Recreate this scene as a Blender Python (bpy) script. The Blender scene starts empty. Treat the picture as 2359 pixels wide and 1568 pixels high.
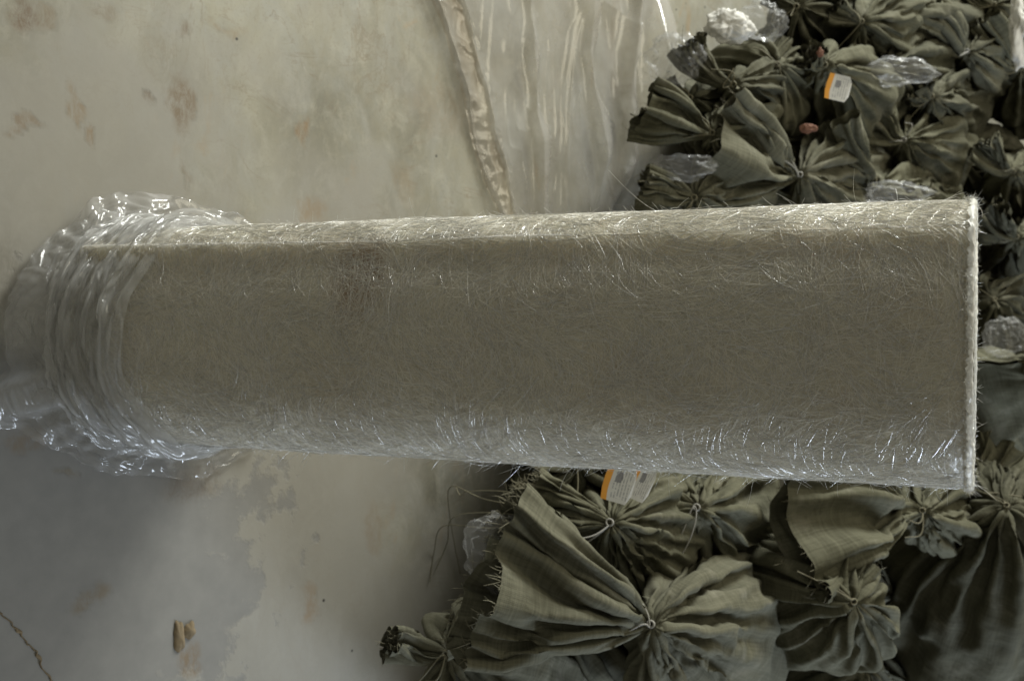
import bpy, math, random
import numpy as np
from mathutils import Vector, Matrix

random.seed(7)
RNG = np.random.default_rng(7)
scene = bpy.context.scene
COL = scene.collection

# ------------------------------------------------------------------ camera
PITCH = math.radians(45.0)
CAM_H = 1.467
SP, CP = math.sin(PITCH), math.cos(PITCH)
FWD = np.array([0.0, CP, -SP])
UPV = np.array([0.0, SP, CP])          # points to the right edge of the (turned) picture
LEFT = np.array([-1.0, 0.0, 0.0])      # points to the top edge of the picture
CAM = np.array([0.0, 0.0, CAM_H])
FPX = 2594.0                           # focal length in survey units (2359 x 1568 frame)

cam_data = bpy.data.cameras.new('camera')
cam_data.sensor_width = 36.0
cam_data.lens = 36.0 * FPX / 2359.0
cam_data.clip_start = 0.02
cam_data.clip_end = 200.0
cam_data.dof.use_dof = True
cam_data.dof.focus_distance = 1.14
cam_data.dof.aperture_fstop = 9.0
cam = bpy.data.objects.new('camera', cam_data)
COL.objects.link(cam)
M = Matrix(((UPV[0], LEFT[0], -FWD[0]), (UPV[1], LEFT[1], -FWD[1]), (UPV[2], LEFT[2], -FWD[2])))
cam.matrix_world = Matrix.Translation(Vector(CAM)) @ M.to_4x4()
scene.camera = cam


def ray(px, py):
    return FWD + (px - 1179.5) / FPX * UPV + (784.0 - py) / FPX * LEFT


def at(px, py, z=0.0):
    """survey point -> world point at height z"""
    d = ray(px, py)
    return CAM + d * ((z - CAM_H) / d[2])


def atd(px, py, depth):
    return CAM + ray(px, py) * depth


# ------------------------------------------------------------------ world and lamps
world = bpy.data.worlds.new('World')
scene.world = world
world.use_nodes = True
bg = world.node_tree.nodes['Background']
bg.inputs[0].default_value = (1.0, 0.97, 0.82, 1)
bg.inputs[1].default_value = 0.24


def area(name, loc, target, energy, color, sx, sy):
    l = bpy.data.lights.new(name, 'AREA')
    l.shape = 'RECTANGLE'
    l.size, l.size_y = sx, sy
    l.energy = energy
    l.color = color
    o = bpy.data.objects.new(name, l)
    COL.objects.link(o)
    o.location = loc
    o.rotation_euler = (Vector(target) - Vector(loc)).to_track_quat('-Z', 'Y').to_euler()
    return o


area('ceiling_lamp', (-1.2, 2.3, 2.6), (-0.2, 1.2, 0.2), 21, (1.0, 0.92, 0.71), 2.0, 1.0)
area('left_window', (-3.6, 3.0, 1.7), (0, 1.2, 0.5), 260, (0.98, 1.0, 0.95), 1.4, 1.4)
area('right_window', (3.4, 3.0, 1.9), (0, 1.2, 0.4), 115, (0.74, 0.85, 1.0), 1.2, 1.4)

scene.view_settings.view_transform = 'Standard'
scene.view_settings.look = 'None'
scene.view_settings.exposure = 0.0
scene.view_settings.gamma = 1.0
scene.view_settings.use_curve_mapping = False
scene.cycles.max_bounces = 6
scene.cycles.diffuse_bounces = 4
scene.cycles.glossy_bounces = 3
scene.cycles.transparent_max_bounces = 16
scene.cycles.caustics_reflective = False
scene.cycles.caustics_refractive = False
scene.cycles.use_denoising = True

# ------------------------------------------------------------------ helpers
_perm = np.random.default_rng(3).permutation(256)
_perm = np.concatenate([_perm, _perm, _perm])
_g = np.random.default_rng(4).normal(size=(256, 3))
_g /= np.linalg.norm(_g, axis=1, keepdims=True)


def noise(P, seed=0):
    """gradient noise, P (...,3) -> (...) about -1..1"""
    P = np.asarray(P, float) + seed * 17.31
    i = np.floor(P).astype(int)
    f = P - i
    u = f * f * f * (f * (f * 6 - 15) + 10)
    i &= 255
    out = 0
    for dx in (0, 1):
        for dy in (0, 1):
            for dz in (0, 1):
                h = _perm[_perm[_perm[i[..., 0] + dx] + i[..., 1] + dy] + i[..., 2] + dz] & 255
                g = _g[h]
                d = (g[..., 0] * (f[..., 0] - dx) + g[..., 1] * (f[..., 1] - dy) + g[..., 2] * (f[..., 2] - dz))
                w = (u[..., 0] if dx else 1 - u[..., 0]) * (u[..., 1] if dy else 1 - u[..., 1]) * (u[..., 2] if dz else 1 - u[..., 2])
                out = out + w * d
    return out * 1.5


def ridged(P, seed=0):
    return 1 - 2 * np.abs(noise(P, seed))


def nrm(v):
    v = np.asarray(v, float)
    return v / (np.linalg.norm(v, axis=-1, keepdims=True) + 1e-12)


def lerp(a, b, t):
    return a + (b - a) * t


def sstep(a, b, x):
    t = np.clip((x - a) / (b - a), 0, 1)
    return t * t * (3 - 2 * t)


def mesh_obj(name, V, F, mat, parent=None, smooth=True, uv=None):
    me = bpy.data.meshes.new(name)
    V = np.asarray(V, np.float32).reshape(-1, 3)
    F = np.asarray(F, np.int32)
    me.vertices.add(len(V))
    me.vertices.foreach_set('co', V.ravel())
    k = F.shape[1]
    me.loops.add(F.size)
    me.loops.foreach_set('vertex_index', F.ravel())
    me.polygons.add(len(F))
    me.polygons.foreach_set('loop_start', np.arange(0, F.size, k, dtype=np.int32))
    me.polygons.foreach_set('loop_total', np.full(len(F), k, np.int32))
    me.polygons.foreach_set('use_smooth', np.full(len(F), smooth, bool))
    if uv is not None:
        l = me.uv_layers.new(name='UVMap')
        l.data.foreach_set('uv', np.asarray(uv, np.float32)[F.ravel()].ravel())
    me.update(calc_edges=True)
    me.validate()
    me.materials.append(mat)
    o = bpy.data.objects.new(name, me)
    COL.objects.link(o)
    if parent is not None:
        o.parent = parent
    return o


def grid_faces(nr, nc, wrap=False):
    r = np.arange(nr - 1)[:, None]
    c = np.arange(nc if wrap else nc - 1)[None, :]
    c2 = (c + 1) % nc
    return np.stack([r * nc + c, r * nc + c2, (r + 1) * nc + c2, (r + 1) * nc + c], -1).reshape(-1, 4)


def thing(name, label, cat, group=None, loc=(0, 0, 0)):
    o = bpy.data.objects.new(name, None)
    COL.objects.link(o)
    o.location = loc
    o.empty_display_size = 0.05
    o['label'] = label
    o['category'] = cat
    if group:
        o['group'] = group
    return o


def tag(o, label, cat, group=None):
    o['label'] = label
    o['category'] = cat
    if group:
        o['group'] = group
    return o


def tubes(paths, radius, sides=3, taper=True):
    """paths (n,k,3) -> V,F of thin tubes; radius (n,)"""
    paths = np.asarray(paths, float)
    n, k, _ = paths.shape
    t = np.gradient(paths, axis=1)
    t = nrm(t)
    ref = np.where(np.abs(t[..., 2:3]) > .9, np.array([1.0, 0, 0]), np.array([0, 0, 1.0]))
    a = nrm(np.cross(t, ref))
    b = np.cross(t, a)
    ang = np.arange(sides) * 2 * math.pi / sides
    prof = np.ones(k)
    if taper:
        prof = np.clip(np.minimum(np.linspace(.35, 3, k), np.linspace(3, .35, k)), .35, 1)
    rad = np.asarray(radius, float).reshape(-1, 1) * prof[None, :]
    V = paths[:, :, None, :] + rad[:, :, None, None] * (a[:, :, None, :] * np.cos(ang)[:, None] + b[:, :, None, :] * np.sin(ang)[:, None])
    base = np.arange(n)[:, None, None] * (k * sides)
    r = np.arange(k - 1)[None, :, None] * sides
    c = np.arange(sides)[None, None, :]
    c2 = (c + 1) % sides
    F = np.stack([base + r + c, base + r + c2, base + r + sides + c2, base + r + sides + c], -1).reshape(-1, 4)
    return V.reshape(-1, 3), F


# ------------------------------------------------------------------ materials
class NT:
    def __init__(self, name):
        self.m = bpy.data.materials.new(name)
        self.m.use_nodes = True
        self.t = self.m.node_tree
        self.n = self.t.nodes
        self.b = self.n.get('Principled BSDF')
        self.out = self.n.get('Material Output')

    def node(self, kind, **kw):
        nd = self.n.new(kind)
        for k, v in kw.items():
            setattr(nd, k, v)
        return nd

    def link(self, a, b):
        self.t.links.new(a, b)

    def val(self, sock, v):
        if isinstance(v, bpy.types.NodeSocket):
            self.link(v, sock)
        else:
            sock.default_value = v

    def coord(self, which='Object', scale=(1, 1, 1), rot=(0, 0, 0), loc=(0, 0, 0)):
        tc = self.node('ShaderNodeTexCoord')
        mp = self.node('ShaderNodeMapping')
        mp.inputs['Scale'].default_value = scale
        mp.inputs['Rotation'].default_value = rot
        mp.inputs['Location'].default_value = loc
        self.link(tc.outputs[which], mp.inputs[0])
        return mp.outputs[0]

    def noise(self, vec, scale, detail=4, rough=.55, dist=0.0):
        nd = self.node('ShaderNodeTexNoise')
        self.link(vec, nd.inputs['Vector'])
        nd.inputs['Scale'].default_value = scale
        nd.inputs['Detail'].default_value = detail
        nd.inputs['Roughness'].default_value = rough
        nd.inputs['Distortion'].default_value = dist
        return nd.outputs['Fac']

    def ramp(self, fac, stops):
        r = self.node('ShaderNodeValToRGB')
        el = r.color_ramp.elements
        while len(el) > 1:
            el.remove(el[-1])
        el[0].position = stops[0][0]
        c = stops[0][1]
        el[0].color = c if isinstance(c, tuple) else (c, c, c, 1)
        for p, c in stops[1:]:
            e = el.new(p)
            e.color = c if isinstance(c, tuple) else (c, c, c, 1)
        self.link(fac, r.inputs[0])
        return r.outputs[0]

    def math(self, op, a, b=None, c=None, clamp=False):
        nd = self.node('ShaderNodeMath', operation=op, use_clamp=clamp)
        self.val(nd.inputs[0], a)
        if b is not None:
            self.val(nd.inputs[1], b)
        if c is not None:
            self.val(nd.inputs[2], c)
        return nd.outputs[0]

    def mix(self, fac, a, b, blend='MIX'):
        nd = self.node('ShaderNodeMix', data_type='RGBA', blend_type=blend)
        self.val(nd.inputs[0], fac)
        for s, v in ((6, a), (7, b)):
            if isinstance(v, tuple) and len(v) == 3:
                v = v + (1,)
            self.val(nd.inputs[s], v)
        return nd.outputs[2]

    def bump(self, h, strength=.3, dist=.002, normal=None):
        nd = self.node('ShaderNodeBump')
        nd.inputs['Strength'].default_value = strength
        nd.inputs['Distance'].default_value = dist
        self.link(h, nd.inputs['Height'])
        if normal is not None:
            self.link(normal, nd.inputs['Normal'])
        return nd.outputs[0]


def simple(name, col, rough=.6, spec=.4, var=.15, scale=40):
    q = NT(name)
    v = q.coord()
    n = q.noise(v, scale, 4)
    c2 = tuple(min(1, x * (1 + var)) for x in col)
    c1 = tuple(x * (1 - var) for x in col)
    q.link(q.mix(n, c1, c2), q.b.inputs['Base Color'])
    q.b.inputs['Roughness'].default_value = rough
    q.b.inputs['Specular IOR Level'].default_value = spec
    return q.m


def floor_material():
    q = NT('worn_painted_concrete')
    v = q.coord('Object')
    vs = q.coord('Object', scale=(0.6, 1.0, 1.0), rot=(0, 0, math.radians(8)))
    n1 = q.noise(vs, 4.0, 6, .6, .6)
    n2 = q.noise(vs, 14.0, 6, .65, .8)
    n3 = q.noise(v, 60.0, 5, .6)
    n4 = q.noise(v, 1.5, 3, .5)
    base = q.mix(q.ramp(n1, [(.35, 0.0), (.65, 1.0)]), (.185, .176, .136), (.345, .325, .25))
    base = q.mix(q.math('MULTIPLY', q.ramp(n2, [(.42, 0.0), (.68, 1.0)]), .75), base, (.33, .325, .285))
    base = q.mix(q.math('MULTIPLY', q.ramp(n3, [(.45, 0.0), (.75, 1.0)]), .35), base, (.33, .30, .22))
    n6 = q.noise(q.coord('Object', scale=(.7, 1.0, 1.0), rot=(0, 0, math.radians(-12))), 26.0, 7, .75, .6)
    base = q.mix(q.math('MULTIPLY', q.ramp(n6, [(.50, 0.0), (.72, 1.0)]), .6), base, (.41, .39, .32))
    base = q.mix(q.math('MULTIPLY', q.ramp(n6, [(.28, 1.0), (.46, 0.0)]), .45), base, (.26, .235, .17))
    # faint rust smears all over
    n5 = q.noise(q.coord('Object', scale=(1.0, 2.2, 1), rot=(0, 0, .5)), 5.5, 7, .7, 1.2)
    base = q.mix(q.math('MULTIPLY', q.ramp(n5, [(.60, 0.0), (.72, 1.0)]), .55), base, (.34, .22, .10))
    for sc_, ro_, lo_ in (((.5, 1.6, 1), .35, 0), ((1.5, .6, 1), -.3, 4)):
        ln = q.noise(q.coord('Object', scale=sc_, rot=(0, 0, ro_), loc=(lo_, 0, 0)), 7.0, 6, .62, 1.5)
        lm = q.ramp(q.noise(v, 3.2 + lo_, 3, .6), [(.50, 0.0), (.62, 1.0)])
        base = q.mix(q.math('MULTIPLY', q.math('MULTIPLY', q.ramp(ln, [(.485, 0.0), (.50, 1.0), (.515, 0.0)]), lm), .45), base, (.19, .14, .085))
    grit = q.noise(v, 210.0, 3, .6)
    base = q.mix(q.math('MULTIPLY', q.ramp(grit, [(.55, 0.0), (.72, 1.0)]), .30), base, (.17, .15, .115))
    sep = q.node('ShaderNodeSeparateXYZ')
    q.link(v, sep.inputs[0])
    X, Y = sep.outputs[0], sep.outputs[1]

    # distance field: 1 deep in the bare area, 0 outside
    c = at(70, 1340)
    dx = q.math('SUBTRACT', X, float(c[0]))
    dy = q.math('SUBTRACT', Y, float(c[1]))
    d = q.math('SQRT', q.math('ADD', q.math('MULTIPLY', q.math('MULTIPLY', dx, dx), 1.1), q.math('MULTIPLY', q.math('MULTIPLY', dy, dy), 1.0)))
    p1 = q.noise(v, 9.0, 8, .62, .3)
    p2 = q.noise(v, 34.0, 6, .6, .0)
    pp = q.math('ADD', q.math('MULTIPLY', p1, .75), q.math('MULTIPLY', p2, .35))
    f = q.math('SUBTRACT', q.math('MULTIPLY', d, 1.35), q.math('SUBTRACT', q.math('MULTIPLY', pp, 1.3), .30))
    bare = q.ramp(f, [(.0, 1.0), (.05, .45), (.075, 0.0)])
    bare2 = q.math('MULTIPLY', q.ramp(q.math('SUBTRACT', q.math('MULTIPLY', d, 1.0), q.math('SUBTRACT', q.math('MULTIPLY', q.noise(v, 5.0, 4, .5), 1.6), .2)), [(-.1, 1.0), (.35, 0.0)]), .75)
    base = q.mix(bare2, base, (.30, .285, .25))
    grey = q.mix(q.noise(v, 25, 5, .6), (.19, .185, .17), (.28, .27, .245))
    base = q.mix(bare, base, grey)
    at_c = q.node('ShaderNodeAttribute', attribute_name='stain')
    sk = q.ramp(q.noise(q.coord('Object', scale=(.7, 1.4, 1)), 55, 7, .8, .6), [(.36, 0.0), (.58, 1.0)])
    am = q.math('MULTIPLY', at_c.outputs['Alpha'], sk, clamp=True)
    base = q.mix(am, base, at_c.outputs['Color'])
    # black specks
    vo = q.node('ShaderNodeTexVoronoi')
    q.link(v, vo.inputs['Vector'])
    vo.inputs['Scale'].default_value = 16
    sp = q.math('MULTIPLY', q.ramp(vo.outputs['Distance'], [(.03, 1.0), (.05, 0.0)]), q.ramp(q.noise(v, 3, 2), [(.52, 0.0), (.56, 1.0)]))
    base = q.mix(sp, base, (.05, .045, .04))
    q.link(base, q.b.inputs['Base Color'])
    rg = q.mix(bare, q.ramp(n2, [(.3, .50), (.7, .66)]), (.8, .8, .8))
    q.link(rg, q.b.inputs['Roughness'])
    q.b.inputs['Specular IOR Level'].default_value = .35
    h = q.math('ADD', q.math('MULTIPLY', n3, .4), q.math('MULTIPLY', bare, -.8))
    q.link(q.bump(h, .35, .0015), q.b.inputs['Normal'])
    return q.m


def sack_material(name, c1, c2):
    q = NT(name)
    uv = q.coord('UV')
    v = q.coord('Object')
    w1 = q.node('ShaderNodeTexWave', wave_type='BANDS', bands_direction='X')
    w1.inputs['Scale'].default_value = 130
    w1.inputs['Distortion'].default_value = .6
    q.link(uv, w1.inputs[0])
    w2 = q.node('ShaderNodeTexWave', wave_type='BANDS', bands_direction='Y')
    w2.inputs['Scale'].default_value = 130
    w2.inputs['Distortion'].default_value = .6
    q.link(uv, w2.inputs[0])
    wv = q.math('ADD', w1.outputs['Fac'], w2.outputs['Fac'])
    st1 = q.noise(q.coord('UV', scale=(260, 9, 1)), 1.0, 3, .6)
    st2 = q.noise(q.coord('UV', scale=(9, 260, 1)), 1.0, 3, .6)
    st = q.math('MULTIPLY', q.math('ADD', st1, st2), .5)
    n = q.noise(v, 7.0, 5, .6)
    fac = q.math('ADD', q.math('MULTIPLY', st, .75), q.math('MULTIPLY', n, .45))
    c = q.mix(q.ramp(fac, [(.42, 0.0), (.70, 1.0)]), c1, c2)
    dust = q.math('MULTIPLY', q.ramp(q.noise(v, 16, 6, .7), [(.54, 0.0), (.75, 1.0)]), .30)
    c = q.mix(dust, c, (.33, .31, .25))
    q.link(c, q.b.inputs['Base Color'])
    q.b.inputs['Roughness'].default_value = .85
    q.b.inputs['Specular IOR Level'].default_value = .14
    b1 = q.bump(wv, .12, .0010)
    b1 = q.bump(st, .25, .0012, b1)
    cr = q.noise(v, 38, 5, .6, .8)
    q.link(q.bump(cr, .5, .004, b1), q.b.inputs['Normal'])
    return q.m


def film_material(name, tint=(.95, .95, .95), haze=.12, gloss=.10, rough=.10, dirt=None, bump=.0, bscale=60):
    """thin polythene: mostly see-through, a little milky, shiny"""
    q = NT(name)
    q.n.remove(q.b)
    tr = q.node('ShaderNodeBsdfTransparent')
    tr.inputs[0].default_value = tint + (1,)
    df = q.node('ShaderNodeBsdfDiffuse')
    df.inputs[0].default_value = (.80, .80, .78, 1)
    tl = q.node('ShaderNodeBsdfTranslucent')
    tl.inputs[0].default_value = (.80, .80, .78, 1)
    gl = q.node('ShaderNodeBsdfGlossy')
    gl.inputs['Color'].default_value = (1, 1, 1, 1)
    gl.inputs['Roughness'].default_value = rough
    fr = q.node('ShaderNodeFresnel')
    ge = q.node('ShaderNodeNewGeometry')
    q.link(q.math('SUBTRACT', 1.5, q.math('MULTIPLY', ge.outputs['Backfacing'], 1.5 - 1 / 1.5)), fr.inputs['IOR'])
    v = q.coord('Object')
    if bump:
        nz = q.noise(v, bscale, 4, .6, 1.0)
        bn = q.bump(nz, 1.0, bump)
        q.link(bn, gl.inputs['Normal'])
        q.link(bn, fr.inputs['Normal'])
    hz = q.node('ShaderNodeMixShader')
    hz.inputs[0].default_value = .5
    q.link(df.outputs[0], hz.inputs[1])
    q.link(tl.outputs[0], hz.inputs[2])
    m1 = q.node('ShaderNodeMixShader')
    hn = q.math('MULTIPLY', q.ramp(q.noise(v, 9, 4), [(.3, .5), (.7, 1.3)]), haze)
    q.link(hn, m1.inputs[0])
    q.link(tr.outputs[0], m1.inputs[1])
    q.link(hz.outputs[0], m1.inputs[2])
    last = m1
    if dirt is not None:
        dd = q.node('ShaderNodeBsdfDiffuse')
        dd.inputs[0].default_value = (.20, .155, .10, 1)
        m3 = q.node('ShaderNodeMixShader')
        uvn = q.node('ShaderNodeSeparateXYZ')
        q.link(q.coord('UV'), uvn.inputs[0])
        msk = q.ramp(uvn.outputs[0], dirt)
        dn = q.ramp(q.noise(q.coord('Object', scale=(.5, 2.0, 1)), 16, 7, .75), [(.42, 0.0), (.62, 1.0)])
        q.link(q.math('MULTIPLY', msk, dn), m3.inputs[0])
        by = q.node('ShaderNodeBsdfDiffuse')
        by.inputs[0].default_value = (.56, .47, .31, 1)
        m4 = q.node('ShaderNodeMixShader')
        q.link(q.ramp(uvn.outputs[0], [(.0, .22), (.012, .06), (.06, .12), (.112, .26), (.125, 0.0)]), m4.inputs[0])
        q.link(m1.outputs[0], m4.inputs[1])
        q.link(by.outputs[0], m4.inputs[2])
        q.link(m4.outputs[0], m3.inputs[1])
        q.link(dd.outputs[0], m3.inputs[2])
        last = m3
    m2 = q.node('ShaderNodeMixShader')
    q.link(q.math('MULTIPLY', fr.outputs[0], gloss, clamp=True), m2.inputs[0])
    q.link(last.outputs[0], m2.inputs[1])
    q.link(gl.outputs[0], m2.inputs[2])
    q.link(m2.outputs[0], q.out.inputs['Surface'])
    return q.m


def strand_material(name, col, rough=.28, spec=.7, trans=.25):
    q = NT(name)
    q.n.remove(q.b)
    df = q.node('ShaderNodeBsdfDiffuse')
    df.inputs[0].default_value = col + (1,)
    tl = q.node('ShaderNodeBsdfTranslucent')
    tl.inputs[0].default_value = col + (1,)
    m0 = q.node('ShaderNodeMixShader')
    m0.inputs[0].default_value = trans
    q.link(df.outputs[0], m0.inputs[1])
    q.link(tl.outputs[0], m0.inputs[2])
    gl = q.node('ShaderNodeBsdfGlossy')
    gl.inputs['Roughness'].default_value = rough
    gl.inputs['Color'].default_value = (1, 1, 1, 1)
    m = q.node('ShaderNodeMixShader')
    m.inputs[0].default_value = spec
    q.link(m0.outputs[0], m.inputs[1])
    q.link(gl.outputs[0], m.inputs[2])
    q.link(m.outputs[0], q.out.inputs['Surface'])
    return q.m


def mat_surface():
    q = NT('glass_fibre_mat')
    v = q.coord('Object')
    a = q.noise(q.coord('Object', scale=(1, 1, 1)), 160, 4, .7)
    b = q.noise(v, 14, 4, .55)
    c = q.mix(q.ramp(a, [(.3, 0.0), (.7, 1.0)]), (.51, .475, .365), (.70, .66, .54))
    c = q.mix(q.math('MULTIPLY', q.ramp(b, [(.45, 0.0), (.7, 1.0)]), .35), c, (.46, .375, .28))
    # rubbed brown patch on the mat
    dn = q.node('ShaderNodeVectorMath', operation='DISTANCE')
    wv = q.node('ShaderNodeVectorMath', operation='MULTIPLY')
    q.link(v, wv.inputs[0])
    wv.inputs[1].default_value = (1.0, 1.6, 1.6)
    q.link(wv.outputs[0], dn.inputs[0])
    pc = atd(830, 640, 1.235)
    dn.inputs[1].default_value = (float(pc[0]), float(pc[1]) * 1.6, float(pc[2]) * 1.6)
    c = q.mix(q.math('MULTIPLY', q.ramp(dn.outputs['Value'], [(.03, 1.0), (.075, 0.0)]), .8), c, (.30, .20, .12))
    q.link(c, q.b.inputs['Base Color'])
    q.b.inputs['Roughness'].default_value = .7
    q.b.inputs['Specular IOR Level'].default_value = .2
    q.b.inputs['Subsurface Weight'].default_value = .75
    q.b.inputs['Subsurface Radius'].default_value = (.07, .062, .05)
    q.b.inputs['Subsurface Scale'].default_value = 1.0
    q.link(q.bump(a, .5, .001), q.b.inputs['Normal'])
    return q.m


MAT_FLOOR = floor_material()
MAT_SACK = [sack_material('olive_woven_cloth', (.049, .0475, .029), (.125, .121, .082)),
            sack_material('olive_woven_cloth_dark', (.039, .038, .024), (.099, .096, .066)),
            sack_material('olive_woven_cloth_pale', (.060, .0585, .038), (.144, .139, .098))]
MAT_FILM = film_material('clear_polythene', haze=.27, gloss=1.1, rough=.09)
MAT_SCRAP = film_material('thin_film_scrap', haze=.10, gloss=.2, rough=.2)
MAT_SLEEVE = film_material('milky_polythene', haze=.34, gloss=.8, rough=.11)
MAT_SHEET = film_material('dusty_polythene', tint=(.95, .93, .90), haze=.34, gloss=1.1, rough=.12,
                          dirt=[(.0, .5), (.02, .15), (.08, .5), (.11, .75), (.13, .1), (.25, 0.0), (.72, 0.0), (.80, .25), (.9, .05)])
MAT_STRAND = strand_material('glass_strand', (.93, .90, .81), rough=.25, spec=.08, trans=.3)
MAT_SHINE = strand_material('shiny_glass_strand', (.84, .82, .76), rough=.16, spec=.55, trans=.5)
MAT_EDGE = strand_material('cut_mat_edge', (.80, .79, .74), rough=.4, spec=.05, trans=.45)
MAT_FUZZ = strand_material('glass_fuzz', (.80, .79, .74), rough=.25, spec=.25, trans=.4)
MAT_ROLL = mat_surface()
MAT_STRING = simple('white_string', (.30, .29, .26), .6)
MAT_THREAD = simple('olive_thread', (.17, .155, .10), .7)
MAT_CORE = simple('brown_cardboard', (.33, .24, .15), .8)
MAT_RED = simple('red_brown_rag', (.17, .08, .05), .8)
MAT_MUD = simple('dried_mud', (.20, .155, .095), .9, .2, .3, 90)
MAT_WHITE = simple('white_sackcloth', (.62, .61, .57), .7)

# ------------------------------------------------------------------ floor
STAINS = [  # px, py, rx, ry, rot, colour, amount
    (418, 230, 26, 62, .10, (.27, .19, .10), .85), (427, 66, 12, 20, -.2, (.27, .20, .12), .8),
    (345, 232, 8, 15, 0, (.25, .19, .12), .8), (700, 300, 12, 34, -.25, (.36, .22, .09), .75),
    (212, 310, 8, 26, .2, (.36, .23, .10), .8), (172, 250, 9, 42, .35, (.36, .24, .11), .6),
    (50, 30, 22, 40, 0, (.24, .16, .09), .8), (100, 40, 26, 22, 0, (.30, .21, .11), .6),
    (50, 290, 40, 10, .3, (.30, .20, .10), .6), (250, 20, 24, 18, 0, (.28, .20, .11), .5),
    (720, 490, 28, 30, .5, (.40, .26, .12), .55), (520, 65, 40, 12, 0, (.38, .26, .13), .5),
    (428, 400, 6, 40, 0, (.27, .19, .11), .55), (1205, 1050, 26, 20, 0, (.42, .27, .13), .6),
    (455, 1110, 60, 40, 0, (.25, .19, .12), .55), (710, 1390, 14, 40, .1, (.40, .26, .13), .55),
    (205, 1380, 38, 22, .5, (.30, .22, .11), .6), (440, 1520, 24, 30, .4, (.33, .22, .10), .7),
    (160, 1090, 26, 12, 0, (.30, .23, .11), .6), (60, 1010, 40, 25, 0, (.33, .24, .13), .55),
    (10, 630, 40, 80, 0, (.20, .18, .13), .4), (820, 80, 10, 26, .3, (.30, .22, .12), .4),
    (860, 1230, 16, 60, .1, (.40, .30, .18), .45), (930, 420, 20, 46, .2, (.42, .30, .16), .35),
    (1010, 250, 60, 60, 0, (.44, .35, .22), .4)]

gx = np.concatenate([np.linspace(-9, -1.35, 12)[:-1], np.linspace(-1.35, 1.35, 420), np.linspace(1.35, 9, 12)[1:]])
gy = np.concatenate([np.linspace(-6, .1, 10)[:-1], np.linspace(.1, 2.5, 380), np.linspace(2.5, 14, 20)[1:]])
GX, GY = np.meshgrid(gx, gy)
FP = np.stack([GX, GY, 0 * GX], -1)
st_col = np.zeros(GX.shape + (4,))
wob = np.stack([noise(FP * 24, 1) + .6 * noise(FP * 60, 2), noise(FP * 24, 3) + .6 * noise(FP * 60, 4)], -1)
for px, py, rx, ry, ro, colr, am in STAINS:
    c = at(px, py)
    kx_ = np.linalg.norm(at(px + 5, py) - at(px - 5, py)) / 10
    ky_ = np.linalg.norm(at(px, py + 5) - at(px, py - 5)) / 10
    sx, sy = ry * ky_ * 1.25, rx * kx_ * 1.25
    dx, dy = GX - c[0] + wob[..., 0] * .013, GY - c[1] + wob[..., 1] * .013
    ex = (dx * math.cos(ro) + dy * math.sin(ro)) / sx
    ey = (dy * math.cos(ro) - dx * math.sin(ro)) / sy
    mk = sstep(1.15, .55, np.hypot(ex, ey)) * min(1, am * .95)
    st_col[..., :3] = lerp(st_col[..., :3], np.array(colr) * np.array([.62, .62, .66]), (mk / np.maximum(st_col[..., 3] + mk, 1e-6))[..., None]) 
    st_col[..., 3] = np.maximum(st_col[..., 3], mk)
fl = mesh_obj('floor', FP, grid_faces(len(gy), len(gx)), MAT_FLOOR)
ca = fl.data.color_attributes.new('stain', 'FLOAT_COLOR', 'POINT')
ca.data.foreach_set('color', st_col.astype(np.float32).ravel())
fl['kind'] = 'structure'

# ------------------------------------------------------------------ roll of glass fibre mat
ROLL_R = .14
P_TOP = atd(2240, 793.5, 1.105)
P_BASE = atd(330, 771, 1.507)
AX = nrm(P_TOP - P_BASE)
ROLL_L = float(np.linalg.norm(P_TOP - P_BASE))
E_SIDE = nrm(np.cross(AX, np.array([1.0, 0, 0])))      # towards/away from camera
if np.dot(E_SIDE, CAM - P_BASE) < 0:
    E_SIDE = -E_SIDE
E_X = nrm(np.cross(E_SIDE, AX))
if E_X[0] < 0:
    E_X = -E_X
# angle 0 faces the camera, +90 deg = +X side (bottom edge of picture), -90 = top edge


def roll_pt(phi, s, r):
    phi, s, r = np.broadcast_arrays(phi, s, r)
    return P_BASE + s[..., None] * AX + r[..., None] * (np.cos(phi)[..., None] * E_SIDE + np.sin(phi)[..., None] * E_X)


FLAP = math.radians(-45)     # where the outermost turn ends


def roll_radius(phi, s):
    """outer surface: outermost turn from FLAP upward in angle, one turn below it"""
    rel = np.mod(phi - FLAP, 2 * math.pi)
    lift = .0115 * np.exp(-(rel / .15) ** 2) * (1 + .5 * noise(np.stack([s * 6, s * 0, s * 0], -1), 5))
    spiral = .0018 * (1 - rel / (2 * math.pi)) + .0115 * np.exp(-((2 * math.pi - rel) / .40) ** 2)
    und = .0018 * noise(np.stack([np.cos(phi) * 2, np.sin(phi) * 2, s * 5], -1), 2)
    und = und + .0007 * noise(np.stack([np.cos(phi) * 14, np.sin(phi) * 14, s * 90], -1), 3)
    end = -.004 * sstep(ROLL_L - .018, ROLL_L, s) ** 2
    return ROLL_R + spiral + lift + und + end


roll = thing('glass_fibre_roll', 'tall whitish roll of chopped glass fibre matting leaning on the olive sacks', 'roll', loc=tuple(P_BASE))
ROLL_OFF = P_BASE


def local(o, base):
    o.location = tuple(-np.asarray(base))


ns, nt = 130, 300
ss = np.linspace(0, ROLL_L, ns)
ph = FLAP + np.linspace(0, 2 * math.pi - 1e-4, nt)
PH, SS = np.meshgrid(ph, ss)
V = roll_pt(PH, SS, roll_radius(PH, SS))
F = grid_faces(ns, nt)
# closing step between the end of the outer turn and the turn beneath
step = np.stack([np.arange(ns - 1) * nt, np.arange(ns - 1) * nt + nt - 1, (np.arange(ns - 1) + 1) * nt + nt - 1, (np.arange(ns - 1) + 1) * nt], -1)
o = mesh_obj('mat_body', V, np.concatenate([F, step]), MAT_ROLL, roll)
local(o, P_BASE)
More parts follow.
